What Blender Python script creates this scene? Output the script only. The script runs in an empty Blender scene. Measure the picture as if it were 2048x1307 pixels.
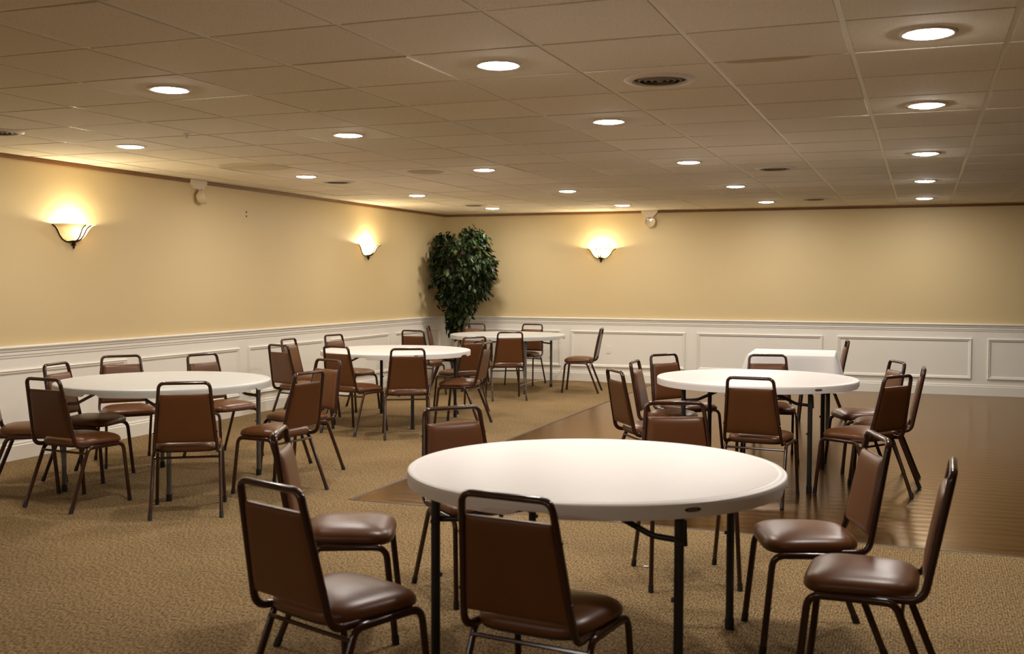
import bpy, bmesh, math, random
from mathutils import Vector, Matrix
C = bpy.context.scene.collection
SC = bpy.context.scene
PI = math.pi

# ------------------------------------------------------------------ camera
cam_d = bpy.data.cameras.new('camera')
cam_d.sensor_width = 36.0
cam_d.sensor_fit = 'HORIZONTAL'
cam_d.lens = 2145.66633 * 36.0 / 2048.0
cam_d.clip_start = 0.05
cam_d.dof.use_dof = True
cam_d.dof.focus_distance = 9.0
cam_d.dof.aperture_fstop = 4.5
cam = bpy.data.objects.new('camera', cam_d)
C.objects.link(cam)
CAM_H = 1.43850625
rt = Vector((0.93405265, 0.35712465, 0.00276345))
up = Vector((-0.01799305, 0.03932966, 0.99906428))
fw = Vector((-0.35668179, 0.93322835, -0.04316174))
m3 = Matrix((rt, up, -fw)).transposed()
cam.matrix_world = Matrix.Translation((0, 0, CAM_H)) @ m3.to_4x4()
SC.camera = cam

# ------------------------------------------------------------------ world, exposure
w = bpy.data.worlds.new('world')
SC.world = w
w.use_nodes = True
w.node_tree.nodes['Background'].inputs[0].default_value = (1.0, 0.85, 0.65, 1)
w.node_tree.nodes['Background'].inputs[1].default_value = 0.0
SC.view_settings.view_transform = 'Standard'
SC.view_settings.look = 'None'
SC.view_settings.gamma = 1.0
SC.view_settings.use_curve_mapping = False
SC.view_settings.exposure = 0.0
LIGHT_E = 285.0          # radiance of the downlight diffusers
LIGHT_COL = (1.0, 0.93, 0.865)
BULB_E = 800.0
BULB_COL = (1.0, 0.86, 0.58)

# ------------------------------------------------------------------ room numbers
LX, BY = -6.74, 14.765          # left wall, back wall
RX, FY = 8.5, -4.0              # unseen right wall and wall behind the camera
CZ = 2.4229                     # ceiling height
T = 0.61
GX, GY = -3.352, 3.672          # ceiling lattice origin

# ------------------------------------------------------------------ materials
def mat(name):
    m = bpy.data.materials.new(name)
    m.use_nodes = True
    nt = m.node_tree
    b = nt.nodes['Principled BSDF']
    return m, nt, b
def node(nt, kind, **kw):
    n = nt.nodes.new(kind)
    for k, v in kw.items():
        if k in n.inputs:
            n.inputs[k].default_value = v
        else:
            setattr(n, k, v)
    return n
def setb(b, **kw):
    for k, v in kw.items():
        k = k.replace('_', ' ')
        b.inputs[k].default_value = v if not isinstance(v, tuple) or len(v) == 4 else (*v, 1)
def plain(name, col, rough=0.5, metal=0.0, coat=0.0, spec=0.5, noise=0.06, nscale=30, bump=0.0, bscale=200, bdist=0.001):
    m, nt, b = mat(name)
    setb(b, Roughness=rough, Metallic=metal)
    b.inputs['Coat Weight'].default_value = coat
    b.inputs['Coat Roughness'].default_value = 0.12
    b.inputs['Specular IOR Level'].default_value = spec
    tc = node(nt, 'ShaderNodeTexCoord')
    nz = node(nt, 'ShaderNodeTexNoise', Scale=nscale, Detail=3.0)
    nt.links.new(tc.outputs['Object'], nz.inputs['Vector'])
    mx = node(nt, 'ShaderNodeMix', data_type='RGBA')
    mx.inputs['A'].default_value = (*[c * (1 - noise) for c in col], 1)
    mx.inputs['B'].default_value = (*[min(1, c * (1 + noise)) for c in col], 1)
    nt.links.new(nz.outputs['Fac'], mx.inputs['Factor'])
    nt.links.new(mx.outputs['Result'], b.inputs['Base Color'])
    if bump:
        n2 = node(nt, 'ShaderNodeTexNoise', Scale=bscale, Detail=2.0)
        nt.links.new(tc.outputs['Object'], n2.inputs['Vector'])
        bp = node(nt, 'ShaderNodeBump', Strength=bump, Distance=bdist)
        nt.links.new(n2.outputs['Fac'], bp.inputs['Height'])
        nt.links.new(bp.outputs['Normal'], b.inputs['Normal'])
    return m
def emis(name, col, s):
    m = bpy.data.materials.new(name)
    m.use_nodes = True
    nt = m.node_tree
    nt.nodes.clear()
    e = node(nt, 'ShaderNodeEmission', Color=(*col, 1), Strength=s)
    o = node(nt, 'ShaderNodeOutputMaterial')
    nt.links.new(e.outputs[0], o.inputs[0])
    return m

M = {}
M['wall'] = plain('wall_paint', (0.62, 0.485, 0.255), 0.55, noise=0.02, nscale=1.5, bump=0.15, bscale=260, bdist=0.0006)
M['white'] = plain('white_trim_paint', (0.82, 0.78, 0.69), 0.4, noise=0.015, nscale=4)
M['wood_strip'] = plain('varnished_wood_strip', (0.20, 0.080, 0.015), 0.35, noise=0.3, nscale=9)
M['vinyl'] = plain('brown_vinyl', (0.125, 0.045, 0.0135), 0.34, noise=0.08, nscale=12, bump=0.22, bscale=420, bdist=0.0006, spec=0.42)
M['frame'] = plain('bronze_brown_tube', (0.040, 0.0135, 0.0065), 0.17, metal=0.0, spec=0.6, noise=0.05)
M['rubber'] = plain('black_rubber', (0.012, 0.010, 0.009), 0.6)
M['ply'] = plain('dark_seat_board', (0.020, 0.012, 0.008), 0.6)
M['plastic_white'] = plain('white_table_plastic', (0.80, 0.76, 0.72), 0.42, noise=0.02, nscale=5, bump=0.08, bscale=350, bdist=0.0004)
M['plastic_grey'] = plain('grey_table_plastic', (0.57, 0.57, 0.53), 0.42, noise=0.03, nscale=5, bump=0.08, bscale=350, bdist=0.0004)
M['leg_black'] = plain('charcoal_table_leg', (0.030, 0.029, 0.028), 0.38, metal=0.3)
M['leg_grey'] = plain('grey_table_leg', (0.135, 0.130, 0.110), 0.38, metal=0.3)
M['cloth'] = plain('white_cloth', (0.80, 0.77, 0.74), 0.85, noise=0.02, bump=0.15, bscale=500)
M['ring'] = plain('white_metal_ring', (0.72, 0.66, 0.57), 0.4)
M['vent_dark'] = plain('duct_shade', (0.012, 0.010, 0.008), 0.8)  # near-black: the shade inside the duct is put into the colour
M['louver'] = plain('shade_toned_louver', (0.26, 0.20, 0.14), 0.6)  # darkened to stand in for the shade of a recessed vent
M['flange'] = plain('aged_flange_paint', (0.66, 0.57, 0.44), 0.5)
M['gap'] = plain('tile_gap_shade', (0.05, 0.04, 0.03), 0.9)  # near-black stands in for the shade between the tiles
M['cover'] = plain('yellowed_cover', (0.50, 0.40, 0.22), 0.6)
M['bar'] = plain('ceiling_grid_paint', (0.80, 0.72, 0.54), 0.35, noise=0.05)
M['badge'] = plain('dark_badge', (0.03, 0.022, 0.02), 0.3)
M['badge_line'] = plain('badge_lettering', (0.35, 0.30, 0.27), 0.4)
M['sticker'] = plain('white_sticker', (0.72, 0.62, 0.60), 0.5)
M['sticker_red'] = plain('maroon_print', (0.20, 0.05, 0.05), 0.5)
M['bronze'] = plain('dark_bronze', (0.035, 0.022, 0.014), 0.35, metal=0.7)
M['off_white'] = plain('cream_plastic', (0.66, 0.56, 0.40), 0.4)
M['pot'] = plain('black_pot', (0.014, 0.012, 0.010), 0.45)
M['soil'] = plain('dark_moss', (0.03, 0.025, 0.012), 0.9, noise=0.4, nscale=60)
M['bark'] = plain('tan_stem', (0.36, 0.17, 0.06), 0.6, noise=0.3, nscale=25)
M['cord'] = plain('white_cord', (0.70, 0.66, 0.56), 0.45)
M['scrap'] = plain('white_paper', (0.8, 0.76, 0.7), 0.8)
M['gold'] = plain('wood_edge_strip', (0.085, 0.052, 0.024), 0.45, noise=0.2, nscale=8)
M['lamp'] = emis('diffuser_glow', LIGHT_COL, LIGHT_E)
M['bulb'] = emis('bulb_glow', BULB_COL, BULB_E)

def leaf_material():
    m, nt, b = mat('ficus_leaf')
    g = node(nt, 'ShaderNodeNewGeometry')
    cr = node(nt, 'ShaderNodeValToRGB')
    cr.color_ramp.elements[0].color = (0.006, 0.014, 0.004, 1)
    cr.color_ramp.elements[1].color = (0.065, 0.10, 0.022, 1)
    e = cr.color_ramp.elements.new(0.7)
    e.color = (0.014, 0.030, 0.007, 1)
    nt.links.new(g.outputs['Random Per Island'], cr.inputs['Fac'])
    nt.links.new(cr.outputs['Color'], b.inputs['Base Color'])
    b.inputs['Roughness'].default_value = 0.45
    b.inputs['Specular IOR Level'].default_value = 0.3
    return m
M['leaf'] = leaf_material()

def glass_material():
    m = bpy.data.materials.new('alabaster_glass')
    m.use_nodes = True
    nt = m.node_tree
    nt.nodes.clear()
    o = node(nt, 'ShaderNodeOutputMaterial')
    tc = node(nt, 'ShaderNodeTexCoord')
    nz = node(nt, 'ShaderNodeTexNoise', Scale=14.0, Detail=3.0)
    nt.links.new(tc.outputs['Object'], nz.inputs['Vector'])
    cr = node(nt, 'ShaderNodeValToRGB')
    cr.color_ramp.elements[0].color = (0.78, 0.60, 0.28, 1)
    cr.color_ramp.elements[1].color = (0.92, 0.84, 0.62, 1)
    nt.links.new(nz.outputs['Fac'], cr.inputs['Fac'])
    t = node(nt, 'ShaderNodeBsdfTranslucent')
    d = node(nt, 'ShaderNodeBsdfDiffuse')
    nt.links.new(cr.outputs[0], t.inputs[0])
    nt.links.new(cr.outputs[0], d.inputs[0])
    mx = node(nt, 'ShaderNodeMixShader')
    mx.inputs[0].default_value = 0.78
    nt.links.new(t.outputs[0], mx.inputs[1])
    nt.links.new(d.outputs[0], mx.inputs[2])
    nt.links.new(mx.outputs[0], o.inputs[0])
    return m
M['glass'] = glass_material()

def carpet_material():
    m, nt, b = mat('brown_loop_carpet')
    b.inputs['Roughness'].default_value = 0.95
    b.inputs['Specular IOR Level'].default_value = 0.1
    tc = node(nt, 'ShaderNodeTexCoord')
    mp = node(nt, 'ShaderNodeMapping')
    mp.inputs['Scale'].default_value = (1.0, 0.42, 1.0)
    nt.links.new(tc.outputs['Object'], mp.inputs['Vector'])
    n1 = node(nt, 'ShaderNodeTexNoise', Scale=120.0, Detail=4.0, Roughness=0.7)
    nt.links.new(mp.outputs[0], n1.inputs['Vector'])
    n2 = node(nt, 'ShaderNodeTexNoise', Scale=1.3, Detail=4.0)
    nt.links.new(tc.outputs['Object'], n2.inputs['Vector'])
    cr = node(nt, 'ShaderNodeValToRGB')
    cr.color_ramp.elements[0].position = 0.37
    cr.color_ramp.elements[0].color = (0.070, 0.044, 0.020, 1)
    cr.color_ramp.elements[1].position = 0.62
    cr.color_ramp.elements[1].color = (0.43, 0.295, 0.140, 1)
    nt.links.new(n1.outputs['Fac'], cr.inputs['Fac'])
    # loop rows
    wv = node(nt, 'ShaderNodeTexWave', Scale=26.0, Distortion=5.0, Detail=2.0)
    wv.inputs['Detail Scale'].default_value = 3.0
    wv.bands_direction = 'X'
    nt.links.new(tc.outputs['Object'], wv.inputs['Vector'])
    r2 = node(nt, 'ShaderNodeMapRange')
    r2.inputs['To Min'].default_value = 0.80
    r2.inputs['To Max'].default_value = 1.10
    nt.links.new(wv.outputs['Fac'], r2.inputs['Value'])
    r3 = node(nt, 'ShaderNodeMapRange')
    r3.inputs['From Min'].default_value = 0.3
    r3.inputs['From Max'].default_value = 0.7
    r3.inputs['To Min'].default_value = 0.86
    r3.inputs['To Max'].default_value = 1.1
    nt.links.new(n2.outputs['Fac'], r3.inputs['Value'])
    mu = node(nt, 'ShaderNodeMath', operation='MULTIPLY')
    nt.links.new(r2.outputs[0], mu.inputs[0])
    nt.links.new(r3.outputs[0], mu.inputs[1])
    vm = node(nt, 'ShaderNodeVectorMath', operation='SCALE')
    nt.links.new(cr.outputs[0], vm.inputs[0])
    nt.links.new(mu.outputs[0], vm.inputs['Scale'])
    nt.links.new(vm.outputs[0], b.inputs['Base Color'])
    ad = node(nt, 'ShaderNodeMath', operation='ADD')
    nt.links.new(n1.outputs['Fac'], ad.inputs[0])
    nt.links.new(wv.outputs['Fac'], ad.inputs[1])
    bp = node(nt, 'ShaderNodeBump', Strength=0.6, Distance=0.004)
    nt.links.new(ad.outputs[0], bp.inputs['Height'])
    nt.links.new(bp.outputs[0], b.inputs['Normal'])
    return m
M['carpet'] = carpet_material()

def wood_material():
    m, nt, b = mat('brown_laminate_boards')
    tc = node(nt, 'ShaderNodeTexCoord')
    bk = node(nt, 'ShaderNodeTexBrick')
    bk.inputs['Scale'].default_value = 1.0
    bk.inputs['Brick Width'].default_value = 1.22
    bk.inputs['Row Height'].default_value = 0.125
    bk.inputs['Mortar Size'].default_value = 0.0022
    bk.inputs['Color1'].default_value = (0.034, 0.0195, 0.0070, 1)
    bk.inputs['Color2'].default_value = (0.056, 0.0325, 0.0120, 1)
    bk.inputs['Mortar'].default_value = (0.010, 0.006, 0.003, 1)
    bk.offset = 0.37
    nt.links.new(tc.outputs['Object'], bk.inputs['Vector'])
    mp = node(nt, 'ShaderNodeMapping')
    mp.inputs['Scale'].default_value = (1.2, 22.0, 1.0)
    nt.links.new(tc.outputs['Object'], mp.inputs['Vector'])
    n1 = node(nt, 'ShaderNodeTexNoise', Scale=2.5, Detail=5.0)
    nt.links.new(mp.outputs[0], n1.inputs['Vector'])
    r = node(nt, 'ShaderNodeMapRange')
    r.inputs['To Min'].default_value = 0.65
    r.inputs['To Max'].default_value = 1.35
    nt.links.new(n1.outputs['Fac'], r.inputs['Value'])
    vm = node(nt, 'ShaderNodeVectorMath', operation='SCALE')
    nt.links.new(bk.outputs['Color'], vm.inputs[0])
    nt.links.new(r.outputs[0], vm.inputs['Scale'])
    nt.links.new(vm.outputs[0], b.inputs['Base Color'])
    b.inputs['Roughness'].default_value = 0.25
    b.inputs['Specular IOR Level'].default_value = 0.33
    # amber varnish over the boards
    b.inputs['Coat Weight'].default_value = 1.0
    b.inputs['Coat IOR'].default_value = 1.08
    b.inputs['Coat Tint'].default_value = (1.0, 0.86, 0.66, 1)
    b.inputs['Coat Roughness'].default_value = 0.2
    # board-wise crown: shallow waviness across the boards
    wv = node(nt, 'ShaderNodeTexWave', Scale=0.0)
    wv.bands_direction = 'Y'
    wv.inputs['Scale'].default_value = 2.0 * 1.256 / 1.0
    wv.inputs['Distortion'].default_value = 4.0
    wv.inputs['Detail'].default_value = 2.0
    wv.inputs['Detail Scale'].default_value = 1.2
    nt.links.new(tc.outputs['Object'], wv.inputs['Vector'])
    n2 = node(nt, 'ShaderNodeTexNoise', Scale=7.0, Detail=3.0)
    nt.links.new(tc.outputs['Object'], n2.inputs['Vector'])
    ad = node(nt, 'ShaderNodeMath', operation='ADD')
    nt.links.new(wv.outputs['Fac'], ad.inputs[0])
    nt.links.new(n2.outputs['Fac'], ad.inputs[1])
    bp = node(nt, 'ShaderNodeBump', Strength=0.24, Distance=0.004)
    nt.links.new(ad.outputs[0], bp.inputs['Height'])
    nt.links.new(bp.outputs[0], b.inputs['Normal'])
    return m
M['boards'] = wood_material()

def tile_material():
    m, nt, b = mat('mineral_fibre_tile')
    b.inputs['Roughness'].default_value = 0.9
    tc = node(nt, 'ShaderNodeTexCoord')
    n1 = node(nt, 'ShaderNodeTexNoise', Scale=170.0, Detail=3.0, Roughness=0.7)
    nt.links.new(tc.outputs['Object'], n1.inputs['Vector'])
    cr = node(nt, 'ShaderNodeValToRGB')
    cr.color_ramp.elements[0].position = 0.36
    cr.color_ramp.elements[0].color = (0.64, 0.55, 0.40, 1)
    cr.color_ramp.elements[1].position = 0.5
    cr.color_ramp.elements[1].color = (0.90, 0.80, 0.62, 1)
    nt.links.new(n1.outputs['Fac'], cr.inputs['Fac'])
    # each tile has aged to its own tone
    g = node(nt, 'ShaderNodeNewGeometry')
    r = node(nt, 'ShaderNodeMapRange')
    r.inputs['To Min'].default_value = 0.94
    r.inputs['To Max'].default_value = 1.04
    nt.links.new(g.outputs['Random Per Island'], r.inputs['Value'])
    vm = node(nt, 'ShaderNodeVectorMath', operation='SCALE')
    nt.links.new(cr.outputs[0], vm.inputs[0])
    nt.links.new(r.outputs[0], vm.inputs['Scale'])
    last = vm.outputs[0]
    # two water stains with an outline of their own
    def stain(prev, cx, cy, rx, ry, col, amount, wob):
        sx = node(nt, 'ShaderNodeVectorMath', operation='SUBTRACT')
        sx.inputs[1].default_value = (cx, cy, 0)
        nt.links.new(tc.outputs['Object'], sx.inputs[0])
        nz = node(nt, 'ShaderNodeTexNoise', Scale=9.0, Detail=3.0)
        nt.links.new(tc.outputs['Object'], nz.inputs['Vector'])
        dv = node(nt, 'ShaderNodeVectorMath', operation='DIVIDE')
        dv.inputs[1].default_value = (rx, ry, 1e6)
        nt.links.new(sx.outputs[0], dv.inputs[0])
        ln = node(nt, 'ShaderNodeVectorMath', operation='LENGTH')
        nt.links.new(dv.outputs[0], ln.inputs[0])
        a = node(nt, 'ShaderNodeMath', operation='MULTIPLY_ADD')
        nt.links.new(nz.outputs['Fac'], a.inputs[0])
        a.inputs[1].default_value = wob
        nt.links.new(ln.outputs['Value'], a.inputs[2])
        k = node(nt, 'ShaderNodeMapRange')
        k.inputs['From Min'].default_value = 1.0 + wob * 0.5
        k.inputs['From Max'].default_value = 0.9 + wob * 0.5
        k.inputs['To Max'].default_value = amount
        nt.links.new(a.outputs[0], k.inputs['Value'])
        mx = node(nt, 'ShaderNodeMix', data_type='RGBA')
        mx.inputs['B'].default_value = (*col, 1)
        nt.links.new(k.outputs[0], mx.inputs['Factor'])
        nt.links.new(prev, mx.inputs['A'])
        return mx.outputs['Result']
    last = stain(last, -0.66, 4.915, 0.20, 0.05, (0.50, 0.36, 0.15), 0.75, 0.5)
    last = stain(last, -5.46, 8.0, 0.33, 0.33, (0.50, 0.40, 0.20), 0.55, 0.25)
    nt.links.new(last, b.inputs['Base Color'])
    bp = node(nt, 'ShaderNodeBump', Strength=0.4, Distance=0.002)
    nt.links.new(n1.outputs['Fac'], bp.inputs['Height'])
    nt.links.new(bp.outputs[0], b.inputs['Normal'])
    return m
M['tile'] = tile_material()

# ------------------------------------------------------------------ mesh helpers
def obj(name, bm, m, parent=None, loc=None, rotz=0.0, smooth=True, angle=40):
    me = bpy.data.meshes.new(name)
    bmesh.ops.recalc_face_normals(bm, faces=bm.faces)
    bm.to_mesh(me)
    bm.free()
    for x in (m if isinstance(m, (list, tuple)) else [m]):
        me.materials.append(x)
    if smooth:
        for p in me.polygons:
            p.use_smooth = True
        try:
            me.set_sharp_from_angle(angle=math.radians(angle))
        except Exception:
            pass
    o = bpy.data.objects.new(name, me)
    C.objects.link(o)
    if parent:
        o.parent = parent
    if loc:
        o.location = loc
    o.rotation_euler.z = rotz
    return o
def thing(name, label, cat, loc=(0, 0, 0), rotz=0.0, group=None):
    o = bpy.data.objects.new(name, None)
    o.empty_display_size = 0.2
    C.objects.link(o)
    o.location = loc
    o.rotation_euler.z = rotz
    o['label'] = label
    o['category'] = cat
    if group:
        o['group'] = group
    return o
def tag(o, label, cat, group=None):
    o['label'] = label
    o['category'] = cat
    if group:
        o['group'] = group
    return o
def box(bm, x0, x1, y0, y1, z0, z1):
    v = [bm.verts.new(p) for p in ((x0, y0, z0), (x1, y0, z0), (x1, y1, z0), (x0, y1, z0), (x0, y0, z1), (x1, y0, z1), (x1, y1, z1), (x0, y1, z1))]
    for f in ((0, 3, 2, 1), (4, 5, 6, 7), (0, 1, 5, 4), (1, 2, 6, 5), (2, 3, 7, 6), (3, 0, 4, 7)):
        bm.faces.new([v[i] for i in f])
def rounded(path, radii, seg=6):
    """polyline with its inner corners turned into arcs"""
    P = [Vector(p) for p in path]
    out = [P[0]]
    for i in range(1, len(P) - 1):
        a, b, c = P[i - 1], P[i], P[i + 1]
        r = radii if isinstance(radii, (int, float)) else radii[i - 1]
        u, v = (a - b).normalized(), (c - b).normalized()
        ang = u.angle(v)
        if ang > PI - 0.02 or r <= 0:
            out.append(b)
            continue
        t = min(r / math.tan(ang / 2), 0.49 * (a - b).length, 0.49 * (c - b).length)
        p0, p1 = b + u * t, b + v * t
        for k in range(seg + 1):
            s = k / seg
            # quadratic blend pulled toward a circular arc
            q0 = p0.lerp(b, s)
            q1 = b.lerp(p1, s)
            out.append(q0.lerp(q1, s))
    out.append(P[-1])
    return out
def tube(bm, pts, r, n=10, cap=True, flat=1.0):
    pts = [Vector(p) for p in pts]
    rr = r if isinstance(r, (list, tuple)) else [r] * len(pts)
    tang = []
    for i in range(len(pts)):
        a = pts[max(0, i - 1)]
        b = pts[min(len(pts) - 1, i + 1)]
        tang.append((b - a).normalized())
    ref = Vector((0, 0, 1)) if abs(tang[0].z) < 0.9 else Vector((1, 0, 0))
    nrm = (ref - tang[0] * ref.dot(tang[0])).normalized()
    rings = []
    for i, p in enumerate(pts):
        nrm = (nrm - tang[i] * nrm.dot(tang[i])).normalized()
        bn = tang[i].cross(nrm)
        rings.append([bm.verts.new(p + (nrm * math.cos(2 * PI * k / n) + bn * math.sin(2 * PI * k / n) * flat) * rr[i]) for k in range(n)])
    for a, b in zip(rings, rings[1:]):
        for k in range(n):
            bm.faces.new((a[k], a[(k + 1) % n], b[(k + 1) % n], b[k]))
    if cap:
        bm.faces.new(rings[0][::-1])
        bm.faces.new(rings[-1])
def oval_tube(bm, pts, rw, rn, n=12, top=None):
    """tube of oval section: rw fore and aft, rn sideways; above z=top the wide axis is the recline normal"""
    pts = [Vector(p) for p in pts]
    rings = []
    last = None
    for i, p in enumerate(pts):
        t = (pts[min(len(pts) - 1, i + 1)] - pts[max(0, i - 1)]).normalized()
        if top is not None and p.z > top:
            wv_ = Vector((0, 0.982, 0.19))
        else:
            wv_ = t.cross(Vector((1, 0, 0)))
        wv_ = (wv_ - t * wv_.dot(t)).normalized()
        if last is not None and wv_.dot(last) < 0:
            wv_ = -wv_
        last = wv_
        nv_ = t.cross(wv_)
        rings.append([bm.verts.new(p + wv_ * (math.cos(2 * PI * k / n) * rw) + nv_ * (math.sin(2 * PI * k / n) * rn)) for k in range(n)])
    for a, b in zip(rings, rings[1:]):
        for k in range(n):
            bm.faces.new((a[k], a[(k + 1) % n], b[(k + 1) % n], b[k]))
    bm.faces.new(rings[0][::-1])
    bm.faces.new(rings[-1])
def lathe(bm, prof, n=32, cx=0.0, cy=0.0, z0=0.0, a0=0.0, a1=2 * PI, mi=None):
    full = abs(a1 - a0 - 2 * PI) < 1e-6
    cols = n if full else n + 1
    rings = []
    for r, z in prof:
        if r < 1e-6 and full:
            rings.append([bm.verts.new((cx, cy, z0 + z))])
        else:
            rings.append([bm.verts.new((cx + r * math.cos(a0 + (a1 - a0) * k / n), cy + r * math.sin(a0 + (a1 - a0) * k / n), z0 + z)) for k in range(cols)])
    for j, (a, b) in enumerate(zip(rings, rings[1:])):
        for k in range(n):
            k2 = (k + 1) % cols
            if len(a) == 1 and len(b) == 1:
                continue
            if len(a) == 1:
                f = bm.faces.new((a[0], b[k], b[k2]))
            elif len(b) == 1:
                f = bm.faces.new((a[k], a[k2], b[0]))
            else:
                f = bm.faces.new((a[k], a[k2], b[k2], b[k]))
            if mi:
                f.material_index = mi[j]
def new():
    return bmesh.new()

# ------------------------------------------------------------------ the setting
def struct(name, bm, m, parent=None, **kw):
    o = obj(name, bm, m, parent, **kw)
    if not parent:
        o['kind'] = 'structure'
    return o
WX, WY = -3.49, 6.15        # corner of the wood floor
bm = new()
def slab(bm, x0, x1, y0, y1, z=0.0, t=0.05):
    box(bm, x0, x1, y0, y1, z - t, z)
slab(bm, LX - 0.1, WX, FY - 0.1, BY + 0.1)
slab(bm, WX, RX + 0.1, FY - 0.1, WY)
struct('floor', bm, M['carpet'], smooth=False)
bm = new()
slab(bm, WX, RX + 0.1, WY, BY + 0.1, -0.001)
struct('floor', bm, M['boards'], smooth=False)
def strip(name, p0, p1, half):
    bm = new()
    d = (Vector(p1) - Vector(p0)).normalized()
    n = Vector((-d.y, d.x, 0))
    prof = [(-half, -0.002), (-half * 0.6, 0.004), (half * 0.6, 0.004), (half, -0.002)]
    a = [bm.verts.new(Vector(p0) + n * u + Vector((0, 0, v))) for u, v in prof]
    b = [bm.verts.new(Vector(p1) + n * u + Vector((0, 0, v))) for u, v in prof]
    for i in range(3):
        bm.faces.new((a[i], a[i + 1], b[i + 1], b[i]))
    bm.faces.new(a[::-1]); bm.faces.new(b)
    bm.faces.new((a[0], b[0], b[3], a[3]))
    return struct(name, bm, M['gold'], smooth=False)
strip('trim_1', (WX, WY, 0), (WX, BY, 0), 0.012)
strip('trim_2', (WX, WY, 0), (RX, WY, 0), 0.011)

M['panel'] = plain('unseen_wall_bounce_brown', (0.42, 0.30, 0.16), 0.5, noise=0.2, nscale=3)  # invented brown, chosen for how much light the unseen walls bounce
def wall(name, x0, x1, y0, y1, m=None):
    bm = new()
    box(bm, x0, x1, y0, y1, 0, CZ + 0.12)
    return struct(name, bm, m or M['wall'], smooth=False)
wall_left = wall('wall_left', LX - 0.12, LX, FY - 0.12, BY + 0.12)
wall_back = wall('wall_back', LX - 0.12, RX + 0.12, BY, BY + 0.12)
wall('wall_right', RX, RX + 0.12, FY - 0.12, BY + 0.12, M['panel'])
wall('wall_front', LX - 0.12, RX + 0.12, FY - 0.12, FY, M['panel'])

# profile pieces run along a wall: (depth out of the wall, height)
def run(name, parent, which, prof, a0, a1, m, kind=False):
    bm = new()
    def pt(d, z, s):
        return (LX + d, s, z) if which == 'left' else (s, BY - d, z)
    A = [bm.verts.new(pt(d, z, a0)) for d, z in prof]
    B = [bm.verts.new(pt(d, z, a1)) for d, z in prof]
    for i in range(len(prof) - 1):
        bm.faces.new((A[i], A[i + 1], B[i + 1], B[i]))
    bm.faces.new(A[::-1]); bm.faces.new(B)
    bm.faces.new((A[0], B[0], B[-1], A[-1]))
    o = obj(name, bm, m, parent, smooth=False)
    if kind:
        o['kind'] = 'structure'
    return o
WAIN = [(0, 0.0), (0.006, 0.0), (0.006, 0.83), (0, 0.83)]
RAIL = [(0, 0.815), (0.012, 0.815), (0.014, 0.832), (0.020, 0.838), (0.020, 0.858), (0.028, 0.868), (0.030, 0.884), (0.040, 0.890), (0.044, 0.900), (0.040, 0.909), (0.0, 0.911)]
BASE = [(0, 0.0), (0.020, 0.0), (0.020, 0.112), (0.014, 0.120), (0.016, 0.130), (0.010, 0.142), (0, 0.144)]
CROWN = [(0, CZ - 0.034), (0.014, CZ - 0.034), (0.018, CZ - 0.024), (0.022, CZ - 0.004), (0.0, CZ - 0.004)]
for which, par, a0, a1 in (('left', wall_left, FY, BY), ('back', wall_back, LX, RX)):
    run('wainscot', par, which, WAIN, a0, a1, M['white'])
    run('chair_rail', par, which, RAIL, a0, a1, M['white'])
    run('baseboard_' + which, None, which, BASE, a0, a1, M['white'], True)
    run('trim_3' if which == 'left' else 'trim_4', None, which, CROWN, a0, a1, M['wood_strip'], True)
MOLD = [(0.0, 0.006), (0.003, 0.020), (0.012, 0.027), (0.020, 0.018), (0.028, 0.019), (0.036, 0.014), (0.044, 0.006)]  # (inset, depth)
def panel(parent, which, a0, a1, z0=0.205, z1=0.725):
    bm = new()
    def pt(a, z, d):
        return (LX + d, a, z) if which == 'left' else (a, BY - d, z)
    R = []
    for ins, d in MOLD:
        R.append([bm.verts.new(pt(a, z, d)) for a, z in ((a0 + ins, z0 + ins), (a1 - ins, z0 + ins), (a1 - ins, z1 - ins), (a0 + ins, z1 - ins))])
    for a, b in zip(R, R[1:]):
        for k in range(4):
            bm.faces.new((a[k], a[(k + 1) % 4], b[(k + 1) % 4], b[k]))
    o = obj('panel_molding', bm, M['white'], parent, smooth=False)
for a0, a1 in ((-6.58, -4.88), (-4.73, -3.06), (-2.90, -1.22), (-1.04, 0.60), (0.78, 2.42), (2.60, 4.24)):
    panel(wall_back, 'back', a0, a1)
for a0, a1 in ((2.85, 4.41), (4.56, 6.12), (6.27, 7.82), (7.98, 9.54), (9.70, 11.25), (11.41, 12.95), (13.12, 14.60)):
    panel(wall_left, 'left', a0, a1)
bm = new()
for dy, dz in ((0, 0), (0.0, -0.045)):
    lathe(bm, [(0, 0.004), (0.010, 0.003), (0.011, 0)], 12, 0, 0, 0)
    bmesh.ops.rotate(bm, verts=bm.verts[-25:], cent=(0, 0, 0), matrix=Matrix.Rotation(PI / 2, 3, 'Y'))
    bmesh.ops.translate(bm, verts=bm.verts[-25:], vec=(LX, 9.70 + dy, 2.16 + dz))
obj('wall_anchor', bm, M['bronze'], wall_left)

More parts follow.
